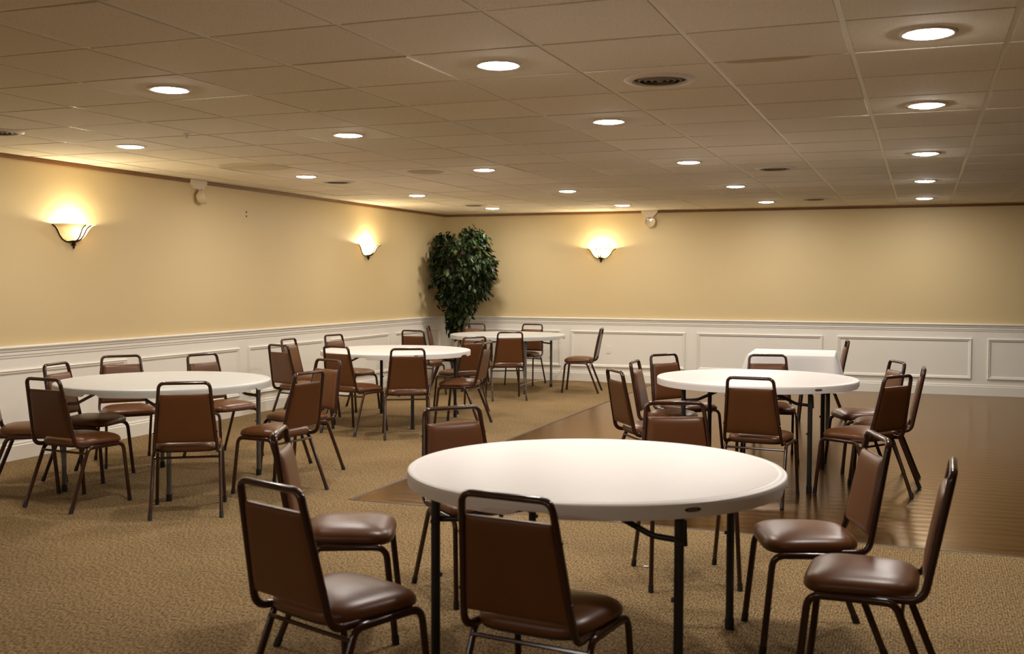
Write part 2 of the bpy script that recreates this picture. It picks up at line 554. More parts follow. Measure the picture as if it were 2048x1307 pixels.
# ceiling: tiles lying on a grid of bars
random.seed(5)
bm = new()
ni0, ni1 = math.floor((LX - GX) / T), math.ceil((RX - GX) / T)
nj0, nj1 = math.floor((FY - GY) / T), math.ceil((BY - GY) / T)
for i in range(ni0, ni1):
    for j in range(nj0, nj1):
        x0, x1 = GX + i * T + 0.0118, GX + (i + 1) * T - 0.0118
        y0, y1 = GY + j * T + 0.0118, GY + (j + 1) * T - 0.0118
        x0, x1, y0, y1 = max(x0, LX), min(x1, RX), max(y0, FY), min(y1, BY)
        if x1 - x0 < 0.02 or y1 - y0 < 0.02:
            continue
        dz = [random.uniform(0, 0.0018) + (random.uniform(-0.005, 0) if random.random() < 0.10 else 0) for _ in range(4)]
        q = [(x0, y0), (x1, y0), (x1, y1), (x0, y1)]
        lo = [bm.verts.new((x, y, CZ + d)) for (x, y), d in zip(q, dz)]
        hi = [bm.verts.new((x, y, CZ + 0.02)) for x, y in q]
        bm.faces.new(lo)
        for k in range(4):
            bm.faces.new((lo[k], hi[k], hi[(k + 1) % 4], lo[(k + 1) % 4]))
ceil = struct('ceiling', bm, M['tile'], smooth=False)
bm = new()
for i in range(ni0, ni1 + 1):
    x = GX + i * T
    if LX + 0.02 < x < RX:
        box(bm, x - 0.0105, x + 0.0105, FY, BY, CZ + 0.0032, CZ + 0.009)
for j in range(nj0, nj1 + 1):
    y = GY + j * T
    if FY < y < BY - 0.02:
        box(bm, LX, RX, y - 0.0105, y + 0.0105, CZ + 0.0036, CZ + 0.0094)
obj('ceiling_grid', bm, M['bar'], ceil, smooth=False)
bm = new()
box(bm, LX - 0.1, RX + 0.1, FY - 0.1, BY + 0.1, CZ + 0.03, CZ + 0.08)
obj('gap_shade_backing', bm, M['gap'], ceil, smooth=False)  # backing sheet added so the tile gaps look shaded

# ------------------------------------------------------------------ ceiling lights
def copy_tree(o, parent=None):
    c = o.copy()
    C.objects.link(c)
    c.parent = parent
    for ch in list(o.children):
        copy_tree(ch, c)
    return c
def make_light(drum):
    t = thing('ceiling_light', 'x', 'ceiling light')
    bm = new()
    lathe(bm, [(0.086, -0.003), (0.089, -0.006), (0.100, -0.007), (0.110, -0.003), (0.111, 0.002)], 40)
    obj('trim_ring', bm, M['ring'], t)
    bm = new()
    if drum:
        lathe(bm, [(0.086, -0.0055), (0.074, -0.0105), (0.056, -0.014), (0.030, -0.0165), (0.0, -0.017)], 40)
    else:
        lathe(bm, [(0.086, -0.005), (0.074, -0.009), (0.056, -0.012), (0.030, -0.014), (0.0, -0.0145)], 40)
    obj('diffuser', bm, M['lamp'], t)
    return t
flat_l, drum_l = make_light(False), make_light(True)
used = {}
def put_light(x, y, drum, label):
    src = drum_l if drum else flat_l
    if src not in used:
        used[src] = 1
        o = src
    else:
        o = copy_tree(src)
    o.location = (x, y, CZ)
    o['label'] = label
    o['group'] = 'recessed lights in the tile ceiling'
ROWS = [('first', 4.60), ('second', 6.45), ('third', 8.87), ('fourth', 11.27), ('fifth', 13.60)]
COLS = [(-5.487, 'nearest the left wall'), (-3.66, 'second from the left wall'), (-1.828, 'third from the left wall'), (0.003, 'fourth from the left wall, thicker lens')]
for ri, (rn, y) in enumerate(ROWS):
    for ci, (x, cn) in enumerate(COLS):
        if ri == 0 and ci == 0:
            continue
        put_light(x, y, ci == 3, 'lit round ceiling light, %s row from the camera, %s' % (rn, cn))
for rn, y in (('behind the camera', -1.50),):
    for ci, (x, cn) in enumerate(COLS):
        put_light(x, y, ci == 3, 'ceiling light %s, %s' % (rn, cn))

# ------------------------------------------------------------------ vents, cover, sprinkler
def make_vent():
    t = thing('ceiling_vent', 'x', 'air vent')
    bm = new()
    lathe(bm, [(0.128, -0.002), (0.136, -0.012), (0.160, -0.011), (0.172, -0.006), (0.180, 0.001)], 44)
    obj('vent_flange', bm, M['flange'], t)
    bm = new()
    lathe(bm, [(0.130, -0.0022), (0.0, -0.0022)], 44)
    obj('duct_shade_disc', bm, M['vent_dark'], t)  # flat disc, no hole: its dark colour paints the shaded opening
    for r in (0.104, 0.074, 0.044):
        bm = new()
        lathe(bm, [(r - 0.005, -0.012), (r + 0.003, -0.007), (r + 0.004, -0.003), (r + 0.001, -0.004), (r - 0.007, -0.010), (r - 0.005, -0.012)], 44)
        obj('louver_ring', bm, M['louver'], t)
    bm = new()
    lathe(bm, [(0.0, -0.012), (0.014, -0.011), (0.018, -0.005), (0.0, -0.004)], 24)
    obj('center_cone', bm, M['louver'], t)
    return t
v0 = make_vent()
VENTS = [(-1.217, 5.20, 'large round air vent with dark louvers in the ceiling near the camera'),
         (-5.792, 5.50, 'round ceiling air vent cut off at the left edge, over the grey table'),
         (-5.487, 9.46, 'round ceiling vent near left wall, between third and fourth light rows'),
         (-1.217, 9.60, 'round ceiling vent behind the third light row, over the wood floor'),
         (-5.487, 12.95, 'small looking round ceiling vent just before the corner plant'),
         (-1.217, 13.30, 'round ceiling vent closest to the back wall on the wood floor side')]
for k, (x, y, lab) in enumerate(VENTS):
    o = v0 if k == 0 else copy_tree(v0)
    o.location = (x, y, CZ)
    o['label'] = lab
    o['group'] = 'round vents in the ceiling'
bm = new()
lathe(bm, [(0.0, -0.016), (0.10, -0.014), (0.15, -0.008), (0.172, 0.001)], 40)
tag(obj('ceiling_cover', bm, M['cover'], loc=(-4.23, 8.86, CZ)), 'yellowed blank round cover plate on the ceiling', 'ceiling plate')
t = thing('sprinkler_head', 'tiny pale sprinkler head hanging from the ceiling tile', 'sprinkler', (-4.65, 6.02, CZ))
bm = new(); lathe(bm, [(0, 0.001), (0.026, 0.001), (0.022, -0.006), (0.008, -0.008), (0.007, -0.022), (0, -0.022)], 20); obj('sprinkler_body', bm, M['ring'], t)
bm = new(); lathe(bm, [(0, -0.034), (0.016, -0.033), (0.016, -0.031), (0.003, -0.030), (0.003, -0.021), (0, -0.021)], 16); obj('deflector', bm, M['ring'], t)

# ------------------------------------------------------------------ wall sconces (local: wall at y=0, room towards -y)
def make_sconce():
    t = thing('wall_sconce', 'x', 'wall light')
    prof = [(0.015, -0.141), (0.056, -0.137), (0.092, -0.120), (0.119, -0.093), (0.137, -0.064), (0.152, -0.038), (0.174, -0.015), (0.206, 0.002)]
    bm = new()
    N = 40
    rings = []
    for r, z in prof:
        ring = []
        for k in range(N + 1):
            a = PI + PI * k / N
            ring.append(bm.verts.new((r * math.cos(a), r * math.sin(a) * 0.92, z)))
        rings.append(ring)
    for a, b in zip(rings, rings[1:]):
        for k in range(N):
            bm.faces.new((a[k], a[k + 1], b[k + 1], b[k]))
    # thickness
    bmesh.ops.solidify(bm, geom=bm.faces[:], thickness=0.004)
    obj('glass_bowl', bm, M['glass'], t)
    def rib(ang, off=0.0):
        bm = new()
        pts = []
        for r, z in prof:
            rr = r + 0.007
            pts.append((rr * math.cos(ang), min(-0.004, rr * math.sin(ang) * 0.92), z - 0.006))
        pts[-1] = ((prof[-1][0] + 0.004) * math.cos(ang), min(-0.004, (prof[-1][0] + 0.004) * math.sin(ang) * 0.92), -0.008)
        tube(bm, pts, 0.0055, 8)
        obj('metal_arm', bm, M['bronze'], t)
    rib(PI + 0.02); rib(2 * PI - 0.02); rib(1.45 * PI); rib(1.55 * PI)
    bm = new()
    lathe(bm, [(0.0, -0.128), (0.040, -0.134), (0.036, -0.144), (0.022, -0.152), (0.013, -0.157), (0.020, -0.166), (0.019, -0.178), (0.009, -0.184), (0.011, -0.191), (0.006, -0.202), (0, -0.204)], 20, 0, -0.03)
    obj('finial', bm, M['bronze'], t)
    bm = new()
    box(bm, -0.05, 0.05, -0.016, 0.0, -0.125, -0.03)
    bmesh.ops.bevel(bm, geom=bm.edges[:], offset=0.006, segments=2, affect='EDGES')
    obj('back_plate', bm, M['bronze'], t)
    bm = new()
    bmesh.ops.create_uvsphere(bm, u_segments=16, v_segments=10, radius=0.026)
    bmesh.ops.scale(bm, vec=(1, 1, 1.25), verts=bm.verts)
    bmesh.ops.translate(bm, vec=(0, -0.068, -0.030), verts=bm.verts)
    obj('bulb', bm, M['bulb'], t)
    bm = new()
    lathe(bm, [(0, -0.130), (0.014, -0.130), (0.014, -0.06), (0, -0.055)], 14, 0, -0.068)
    obj('lamp_socket', bm, M['off_white'], t)
    return t
s0 = make_sconce()
for k, (x, y, rz, lab) in enumerate(((LX, 7.17, PI / 2, 'lit glass bowl wall sconce above the near grey table, on the left wall'),
                                     (LX, 12.34, PI / 2, 'lit glass bowl wall sconce on the left wall beside the corner plant'),
                                     (-4.28, BY, 0.0, 'lit glass bowl wall sconce alone on the back wall'))):
    o = s0 if k == 0 else copy_tree(s0)
    o.location = (x, y, 1.90)
    o.rotation_euler.z = rz
    o['label'] = lab
    o['group'] = 'glass bowl wall sconces'

# ------------------------------------------------------------------ emergency lamps under the ceiling
def make_emergency(name_label, loc, rz, turn):
    t = thing('emergency_light', name_label, 'emergency light', loc, rz, 'small emergency lamp heads')
    bm = new()
    prof = [(-0.115, 0.0), (0.115, 0.0), (0.115, -0.028), (0.055, -0.088), (-0.05, -0.088), (-0.115, -0.028)]
    f = [bm.verts.new((x, -0.045, z)) for x, z in prof]
    b = [bm.verts.new((x, 0.0, z)) for x, z in prof]
    bm.faces.new(f); bm.faces.new(b[::-1])
    for k in range(6):
        bm.faces.new((f[k], f[(k + 1) % 6], b[(k + 1) % 6], b[k]))
    obj('mounting_bracket', bm, M['off_white'], t, smooth=False)
    bm = new()
    tube(bm, [(0.01, -0.03, -0.085), (0.01, -0.03, -0.11)], 0.010, 10)
    obj('swivel', bm, M['off_white'], t)
    bm = new()
    lathe(bm, [(0.0, -0.050), (0.030, -0.046), (0.052, -0.020), (0.062, 0.012), (0.064, 0.020), (0.058, 0.020), (0.054, 0.014)], 28)
    h = obj('lamp_head', bm, M['off_white'], t)
    h.location = (0.015, -0.060, -0.165)
    h.scale = (1.2, 1.2, 1.2)
    h.rotation_euler = (PI / 2 - 0.25, 0, turn)
    bm = new()
    lathe(bm, [(0.054, 0.014), (0.030, 0.004), (0.0, 0.0)], 28)
    obj('reflector', bm, plain('chrome_reflector', (0.75, 0.70, 0.60), 0.18, metal=0.9), h)
make_emergency('cream emergency lamp head hanging under the ceiling on the left wall', (LX, 8.86, CZ - 0.002), PI / 2, 0.6)
make_emergency('cream emergency lamp head under the ceiling on the back wall', (-3.58, BY, CZ - 0.002), 0.0, 0.15)

# outlet plate on the back wall
t = thing('outlet_plate', 'small white outlet plate on the back wall wainscot behind the lone chair', 'outlet', (-4.17, BY - 0.006, 0.46))
bm = new(); box(bm, -0.035, 0.035, -0.006, 0.0, -0.057, 0.057); bmesh.ops.bevel(bm, geom=bm.edges[:], offset=0.002, segments=1, affect='EDGES'); obj('plate', bm, M['white'], t)
for dz in (-0.022, 0.022):
    bm = new(); box(bm, -0.017, 0.017, -0.008, -0.0055, dz - 0.014, dz + 0.014); obj('socket', bm, M['white'], t)

# ------------------------------------------------------------------ chairs
def leg_path(s, front):
    if front:
        return rounded([(s * 0.210, 0.251, 0.0), (s * 0.197, 0.212, 0.384), (s * 0.196, 0.070, 0.385)], [0.05])
    return rounded([(s * 0.207, -0.218, 0.0), (s * 0.196, -0.066, 0.384), (s * 0.196, 0.070, 0.385)], [0.045])
def make_chair():
    t = thing('banquet_chair', 'x', 'chair')
    # seat cushion: a domed pad with a soft square outline
    bm = new()
    N = 56
    def outline(a):
        e = 0.28
        c, s = math.cos(a), math.sin(a)
        x = math.copysign(abs(c) ** e, c)
        y = math.copysign(abs(s) ** e, s)
        k = max(abs(x), abs(y))
        rr = (abs(c) ** 4.4 + abs(s) ** 4.4) ** (-1 / 4.4)
        x, y = rr * c, rr * s
        hw = 0.194 + 0.014 * y
        return Vector((x * hw, 0.052 + y * 0.188, 0))
    cen = Vector((0, 0.052, 0))
    rings = []
    prof = [(0.955, 0.397), (0.990, 0.402), (1.0, 0.412), (0.988, 0.4245), (0.945, 0.4355), (0.86, 0.4450), (0.70, 0.4535), (0.45, 0.4598), (0.2, 0.4615)]
    for sc, z in prof:
        ring = []
        for k in range(N):
            o = outline(2 * PI * k / N) - cen
            ring.append(bm.verts.new((cen.x + o.x * sc, cen.y + o.y * sc, z - (0.006 * max(0, (o.y * sc) / 0.2) ** 2))))
        rings.append(ring)
    for a, b in zip(rings, rings[1:]):
        for k in range(N):
            bm.faces.new((a[k], a[(k + 1) % N], b[(k + 1) % N], b[k]))
    top = bm.verts.new((0, 0.052, 0.4618))
    for k in range(N):
        bm.faces.new((rings[-1][k], rings[-1][(k + 1) % N], top))
    bm.faces.new(rings[0][::-1])
    obj('seat', bm, M['vinyl'], t, angle=60)
    bm = new()
    a = [bm.verts.new(cen + (outline(2 * PI * k / N) - cen) * 0.955 + Vector((0, 0, 0.390))) for k in range(N)]
    b = [bm.verts.new(cen + (outline(2 * PI * k / N) - cen) * 0.955 + Vector((0, 0, 0.399))) for k in range(N)]
    for k in range(N):
        bm.faces.new((a[k], a[(k + 1) % N], b[(k + 1) % N], b[k]))
    bm.faces.new(a[::-1]); bm.faces.new(b)
    obj('seat_board', bm, M['ply'], t)
    # backrest pad
    bm = new()
    z0, z1 = 0.455, 0.754
    def bp(u, v, side):
        z = z0 + (z1 - z0) * v
        yc = -0.222 - (z - 0.752) * (-0.0560 / 0.290) * -1
        hw = 0.172 + (0.1405 - 0.172) * v
        puff = (max(0, 1 - abs(2 * v - 1) ** 9) ** 0.5) * (max(0, 1 - abs(u) ** 12) ** 0.5)
        th = 0.003 + (0.018 if side > 0 else 0.010) * puff
        n = Vector((0, 0.982, 0.19))
        crown = 0.004 * (1 - u * u) * puff if side > 0 else 0
        return Vector((u * hw, yc, z)) + n * (side * (th + crown) + 0.002)
    NU, NV = 20, 22
    us = [math.sin((2 * k / NU - 1) * PI / 2) for k in range(NU + 1)]
    vs = [0.5 + 0.5 * math.sin((2 * k / NV - 1) * PI / 2) for k in range(NV + 1)]
    g = {}
    for side in (1, -1):
        for i, u in enumerate(us):
            for j, v in enumerate(vs):
                g[side, i, j] = bm.verts.new(bp(u, v, side))
        for i in range(NU):
            for j in range(NV):
                bm.faces.new((g[side, i, j], g[side, i + 1, j], g[side, i + 1, j + 1], g[side, i, j + 1]))
    for i in range(NU):
        for j in (0, NV):
            bm.faces.new((g[1, i, j], g[1, i + 1, j], g[-1, i + 1, j], g[-1, i, j]))
    for j in range(NV):
        for i in (0, NU):
            bm.faces.new((g[1, i, j], g[1, i, j + 1], g[-1, i, j + 1], g[-1, i, j]))
    obj('backrest', bm, M['vinyl'], t, angle=50)
    # back frame: one bent tube
    def by(z):
        return -0.222 + (z - 0.752) * -0.193
    path = [(-0.174, -0.01, 0.391), (-0.186, -0.152, 0.397), (-0.152, by(0.752), 0.752), (-0.146, by(0.822), 0.822),
            (0.146, by(0.822), 0.822), (0.152, by(0.752), 0.752), (0.186, -0.152, 0.397), (0.174, -0.01, 0.391)]
    bm = new()
    oval_tube(bm, rounded(path, [0.060, 0.0, 0.068, 0.068, 0.0, 0.060], 8), 0.0138, 0.0106, 14, 0.5)
    for s in (-1, 1):
        for z in (0.52, 0.70):
            x = s * (0.186 - (z - 0.41) * 0.1)
            p = Vector((x, by(z), z))
            tube(bm, [p + Vector((s * 0.009, 0, 0)), p + Vector((s * 0.0135, 0, 0))], 0.005, 8)
    obj('back_frame', bm, M['frame'], t)
    bm = new()
    tube(bm, [(-0.198, -0.088, 0.352), (0.198, -0.088, 0.352)], 0.0075, 8)
    obj('stretcher', bm, M['frame'], t)
    for s in (-1, 1):
        for front in (True, False):
            bm = new()
            pts = leg_path(s, front)
            d = (pts[1] - pts[0]).normalized()
            pts[0] = pts[0] + d * 0.012
            oval_tube(bm, pts, 0.0132, 0.0106, 14)
            # stacking bumper low on the leg
            q = pts[0] + d * 0.125
            lg = obj('leg', bm, M['frame'], t)
            bm = new()
            oval_tube(bm, [pts[0] - d * 0.012, pts[0] + d * 0.024], 0.0148, 0.0124, 14)
            obj('foot_cap', bm, M['rubber'], lg)
    return t

CHAIRS = [
    (-5.729, 5.620, 0.9171, 'brown vinyl chair half cut off by the left edge of the photo', 'A'),
    (-5.043, 5.374, 0.1081, 'brown vinyl chair at the near left of the grey round table, shown from behind', 'A'),
    (-5.670, 6.156, 1.3712, 'brown vinyl chair with shadowed dark seat tucked at the far left of the grey table', 'A'),
    (-5.842, 6.792, 2.2401, 'brown vinyl chair facing the camera behind the near grey table, closest to the left wall', 'A'),
    (-5.317, 7.286, 1.8164, 'brown vinyl chair behind the near grey table, nearest its right rim, seat turned right', 'A'),
    (-4.038, 6.205, 4.8331, 'brown vinyl chair at the right of the near grey table, back turned to camera', 'A'),
    (-4.355, 6.985, 3.5270, 'orange-lit vinyl chair between the near grey table and the stickered white table', 'A'),
    (-4.240, 5.465, 5.6950, 'brown vinyl chair squarely from behind, front and center of the near grey table', 'A'),
    (-5.937, 9.626, 1.4903, 'brown vinyl chair near the left wall, its pad front half hidden by another chair', 'B'),
    (-5.594, 8.883, 0.3515, 'brown vinyl chair seen from behind by the left wall, leftmost around the stickered table', 'B'),
    (-5.023, 8.921, 0.2014, 'brown vinyl chair at the near left of the stickered white table, angled back view', 'B'),
    (-4.418, 8.850, 5.7783, 'brown vinyl chair squarely from behind in front of the stickered white table', 'B'),
    (-5.944, 10.497, 1.7307, 'brown vinyl chair facing the camera behind the left end of the stickered table', 'B'),
    (-5.810, 12.060, 0.0431, 'brown vinyl chair back showing above the middle of the stickered white table', 'D'),
    (-4.257, 9.827, 4.6051, 'brown vinyl chair at the right end of the stickered table, glossy seat towards it', 'B'),
    (-4.734, 10.847, 5.2598, 'brown vinyl chair behind the right rim of the stickered table, seen from behind', 'B'),
    (-5.930, 13.033, 1.2207, 'brown chair seen edge-on in front of the corner, between wall and grey far table', 'D'),
    (-4.703, 12.117, 5.7221, 'brown vinyl chair squarely from behind in front of the far grey table', 'D'),
    (-5.139, 13.992, 3.1969, 'brown vinyl chair behind the far grey table, by the back wall panels', 'D'),
    (-5.885, 13.825, 2.8993, 'brown vinyl chair partly covered by the leaves of the corner plant', 'D'),
    (-4.093, 13.314, 4.5433, 'brown vinyl chair in side profile standing alone before the back wall', 'D'),
    (-1.777, 7.262, 0.9463, 'brown vinyl chair leftmost around the white table on the wood floor', 'E'),
    (-1.816, 8.006, 1.5308, 'second vinyl chair from the left at the wood floor table, narrow side view', 'E'),
    (-1.818, 8.700, 2.1450, 'vinyl chair at the far left of the wood floor table, pad facing the camera', 'E'),
    (-1.150, 8.880, 2.9413, 'brown vinyl chair between the wood floor table and the small clothed table', 'E'),
    (-0.991, 7.139, 0.0971, 'brown vinyl chair squarely from behind in front of the table on the wood floor', 'E'),
    (-0.335, 7.528, 5.2796, 'brown vinyl chair at the near right of the wood floor table, seen from behind', 'E'),
    (-0.387, 8.677, 4.3217, 'brown vinyl chair at the far right of the wood floor table, partly behind another', 'E'),
    (-0.213, 8.150, 4.6982, 'brown vinyl chair rightmost around the wood floor table, seen edge-on', 'E'),
    (-0.948, 11.620, 4.5810, 'narrow edge-on chair standing beside the small table with the white cloth', 'F'),
    (-1.748, 2.956, 0.3401, 'big foreground chair at the lower left of the nearest white table, seen from behind', 'N'),
    (-2.236, 3.839, 1.1513, 'chair with a shiny seat left of the nearest white table, behind the foreground chair', 'N'),
    (-1.072, 3.068, 0.1267, 'big foreground chair directly in front of the nearest white table, back to the camera', 'N'),
    (-1.938, 4.575, 2.2759, 'brown vinyl chair behind the left rim of the nearest white table, facing the camera', 'N'),
    (-1.062, 5.129, 2.7122, 'brown vinyl chair behind the middle of the nearest white table, facing the camera', 'N'),
    (-0.377, 4.430, 4.3989, 'brown vinyl chair right of the nearest white table, the farther of the pair there', 'N'),
    (-0.127, 3.894, 4.7333, 'brown vinyl chair right of the nearest table, the closer of the pair, seen sideways', 'N'),
]
GROUPS = {'A': 'chairs around the near grey table', 'B': 'chairs around the stickered white table', 'D': 'chairs around the far grey table',
          'E': 'chairs around the table on the wood floor', 'F': 'chair by the clothed table', 'N': 'chairs around the nearest white table'}
proto = make_chair()
for k, (x, y, th, lab, g) in enumerate(CHAIRS):
    o = proto if k == 0 else copy_tree(proto)
    o.location = (x, y, 0.0)
    o.rotation_euler.z = -th
    o['label'] = lab
    if g != 'F':
        o['group'] = GROUPS[g]

# ------------------------------------------------------------------ round folding tables
def smooth01(t):
    t = max(0.0, min(1.0, t))
    return t * t * (3 - 2 * t)
def make_table(x, y, r, grey, label, badge=False, sticker=False):
    t = thing('round_table', label, 'table', (x, y, 0), 0.0, 'round folding tables')
    body = M['plastic_grey'] if grey else M['plastic_white']
    lm = M['leg_grey'] if grey else M['leg_black']
    bm = new()
    N = 192
    ZT = 0.733
    def skirt(a):
        d = min(abs(((a - q + PI) % (2 * PI)) - PI) for q in (0, PI / 2, PI, 1.5 * PI)) * r
        return 0.680 + 0.019 * (1 - smooth01((d - 0.055) / 0.022))
    prof = [(r - 0.20, ZT), (r - 0.040, ZT), (r - 0.034, ZT - 0.0005), (r - 0.030, ZT - 0.0024), (r - 0.026, ZT - 0.0005), (r - 0.020, ZT + 0.0002), (r - 0.008, ZT - 0.0010), (r - 0.002, ZT - 0.0055), (r, ZT - 0.012),
            (r, ZT - 0.020), (r - 0.0015, None), (r - 0.006, -0.0015), (r - 0.012, None), (r - 0.016, 0.712), (r - 0.20, 0.712)]
    rings = []
    for pr, pz in prof:
        ring = []
        for k in range(N):
            a = 2 * PI * k / N
            z = skirt(a) if pz is None else (skirt(a) + pz if pz < 0 else pz)
            ring.append(bm.verts.new((pr * math.cos(a), pr * math.sin(a), z)))
        rings.append(ring)
    for a, b in zip(rings, rings[1:]):
        for k in range(N):
            bm.faces.new((a[k], a[(k + 1) % N], b[(k + 1) % N], b[k]))
    bm.faces.new(rings[0]); bm.faces.new(rings[-1][::-1])
    obj('tabletop', bm, body, t, angle=35)
    X, Y = 0.435, 0.505
    for s in (-1, 1):
        for u in (-1, 1):
            bm = new()
            tube(bm, [(s * X, u * Y, 0.012), (s * X, u * Y, 0.700)], 0.0165, 14)
            tube(bm, [(s * (X - 0.024), u * Y, 0.40), (s * (X + 0.0), u * Y, 0.40)], 0.008, 8)
            lg = obj('leg', bm, lm, t)
            bm = new()
            tube(bm, [(s * X, u * Y, 0.0), (s * X, u * Y, 0.045)], 0.0195, 14)
            obj('foot_cap', bm, M['rubber'], lg)
            bm = new()
            tube(bm, rounded([(s * 0.13, u * (Y - 0.025), 0.698), (s * 0.34, u * (Y - 0.025), 0.600), (s * X, u * (Y - 0.025), 0.592)], [0.10]), 0.0105, 10)
            tube(bm, [(s * X, u * (Y - 0.034), 0.592), (s * X, u * (Y + 0.020), 0.592)], 0.012, 10)
            tube(bm, [(s * (X + 0.012), u * (Y - 0.025), 0.66), (s * (X + 0.016), u * (Y - 0.025), 0.575)], 0.007, 8)
            obj('leg_brace', bm, lm, t)
        bm = new()
        tube(bm, [(s * X, -Y, 0.700), (s * X, Y, 0.700)], 0.0145, 12)
        obj('leg_crossbar', bm, lm, t)
        bm = new()
        box(bm, -0.40, 0.40, s * (Y + 0.012) - 0.012 if s > 0 else -(Y + 0.012) - 0.012, (Y + 0.024) if s > 0 else -Y, 0.686, 0.712)
        obj('apron_rail', bm, lm, t, smooth=False)
    def patch(a0, a1, za, zb, off, m, name, parent, ov=False):
        bm = new()
        n = 12
        cols = []
        for k in range(n + 1):
            f = k / n
            a = a0 + (a1 - a0) * f
            zm, hz = (za + zb) / 2, (zb - za) / 2
            h = hz * (max(0.0, 1 - abs(2 * f - 1) ** 3) ** 0.5 if ov else 1)
            col = []
            for z in (zm - h - 1e-4, zm + h + 1e-4):
                for ro in (r - 0.0016, r + off):
                    col.append(bm.verts.new((ro * math.cos(a), ro * math.sin(a), z)))
            cols.append(col)
        for a, b in zip(cols, cols[1:]):
            bm.faces.new((a[1], b[1], b[3], a[3]))
            bm.faces.new((a[0], b[0], b[1], a[1]))
            bm.faces.new((a[2], b[2], b[3], a[3]))
        for c in (cols[0], cols[-1]):
            bm.faces.new((c[0], c[1], c[3], c[2]))
        return obj(name, bm, m, parent, smooth=False)
    ac = math.radians(-47.5)
    if badge:
        w = 0.030 / r
        b = patch(ac - w, ac + w, 0.7005, 0.7135, 0.0022, M['badge'], 'badge', t, True)
        b['label'] = 'small dark oval maker badge on the rim'
        for i in range(7):
            a = ac - w * 0.6 + w * 1.2 * i / 7
            patch(a, a + w * 0.10, 0.7052, 0.7052 + (0.0042 if i % 2 else 0.0034), 0.0028, M['badge_line'], 'badge_lettering', b)
    if sticker:
        ac = math.radians(-46.4)
        w = 0.044 / r
        b = patch(ac - w * 0.35, ac + w, 0.684, 0.724, 0.0012, M['sticker_red'], 'sticker', t)
        b['label'] = 'white inventory sticker with a maroon border'
        patch(ac - w * 0.25, ac + w * 0.92, 0.687, 0.721, 0.0018, M['sticker'], 'sticker_face', b)
        for i in range(4):
            a = ac + w * (0.08 + 0.17 * i)
            patch(a, a + w * 0.09, 0.696, 0.712, 0.0024, M['badge'], 'sticker_print', b)
        patch(ac - w * 1.05, ac - w * 0.35, 0.686, 0.722, 0.0012, M['sticker_red'], 'sticker', t)['label'] = 'maroon end of the sticker'
    return t
make_table(-1.158, 3.922, 0.715, False, 'nearest white round folding table with an oval badge on its rim, in the foreground', badge=True)
make_table(-4.992, 6.185, 0.734, True, 'grey round folding table in the left foreground beside the left wall')
make_table(-5.012, 9.797, 0.762, False, 'white round folding table on the carpet with a sticker on its rim', sticker=True)
make_table(-5.114, 13.224, 0.763, True, 'far grey round folding table beside the corner plant')
make_table(-1.134, 8.022, 0.727, False, 'white round folding table standing on the wood floor', badge=True)

# ------------------------------------------------------------------ small clothed table
TX, TY, TR = -1.160, 10.672, math.radians(3.4)
t = thing('folding_table', 'small rectangular table hidden under the white cloth', 'table', (TX, TY, 0), TR)
HW, HD = 0.392, 0.455
bm = new(); box(bm, -HW + 0.004, HW - 0.004, -HD + 0.004, HD - 0.004, 0.725, 0.748); bmesh.ops.bevel(bm, geom=bm.edges[:], offset=0.005, segments=2, affect='EDGES'); obj('tabletop', bm, M['plastic_white'], t)
for s in (-1, 1):
    for u in (-1, 1):
        bm = new(); tube(bm, [(s * 0.33, u * 0.39, 0.0), (s * 0.33, u * 0.39, 0.726)], 0.014, 12); obj('leg', bm, M['leg_black'], t)
bm = new()
per = []
def seg(p, q, n):
    for k in range(n):
        per.append((p[0] + (q[0] - p[0]) * k / n, p[1] + (q[1] - p[1]) * k / n))
def arc(cx, cy, a0, n=10, rr=0.012):
    for k in range(n):
        a = a0 + PI / 2 * k / n
        per.append((cx + rr * math.cos(a), cy + rr * math.sin(a)))
q = 0.012
arc(HW - q, -HD + q, -PI / 2); seg((HW, -HD + q), (HW, HD - q), 40)
arc(HW - q, HD - q, 0); seg((HW - q, HD), (-HW + q, HD), 36)
arc(-HW + q, HD - q, PI / 2); seg((-HW, HD - q), (-HW, -HD + q), 40)
arc(-HW + q, -HD + q, PI); seg((-HW + q, -HD), (HW - q, -HD), 36)
rings = []
random.seed(3)
L = 0.31
for lv in range(15):
    tt = max(0, lv - 2) / 12
    ring = []
    for k, (x, y) in enumerate(per):
        cx, cy = max(-HW + q, min(HW - q, x)), max(-HD + q, min(HD - q, y))
        n = Vector((x - cx, y - cy))
        n = n.normalized() if n.length > 1e-6 else Vector((1, 0))
        dc = math.hypot(HW - abs(x), HD - abs(y))
        corner = math.exp(-(dc / 0.10) ** 2)
        s = x * 1.0 + y * 1.3
        fold = (0.010 * math.sin(s * 17 + 0.6) + 0.007 * math.sin(s * 31 + 2.0)) * tt * (1 - 0.5 * corner)
        flare = (0.020 + 0.075 * corner) * tt ** 0.8 + fold
        if lv < 2:
            d, z = (-0.006, 0.7525) if lv == 0 else (0.0015, 0.7515)
        elif lv == 2:
            d, z = 0.0045, 0.7465
        else:
            d, z = 0.0050 + flare, 0.7465 - tt * (L + 0.015 * corner)
        ring.append(bm.verts.new((x + n.x * d, y + n.y * d, z)))
    rings.append(ring)
P = len(per)
for a, b in zip(rings, rings[1:]):
    for k in range(P):
        bm.faces.new((a[k], a[(k + 1) % P], b[(k + 1) % P], b[k]))
bm.faces.new(rings[0])
o = obj('tablecloth', bm, M['cloth'], None, (TX, TY, 0), TR, angle=60)
tag(o, 'white cloth draped over the small table near the back wall', 'tablecloth')

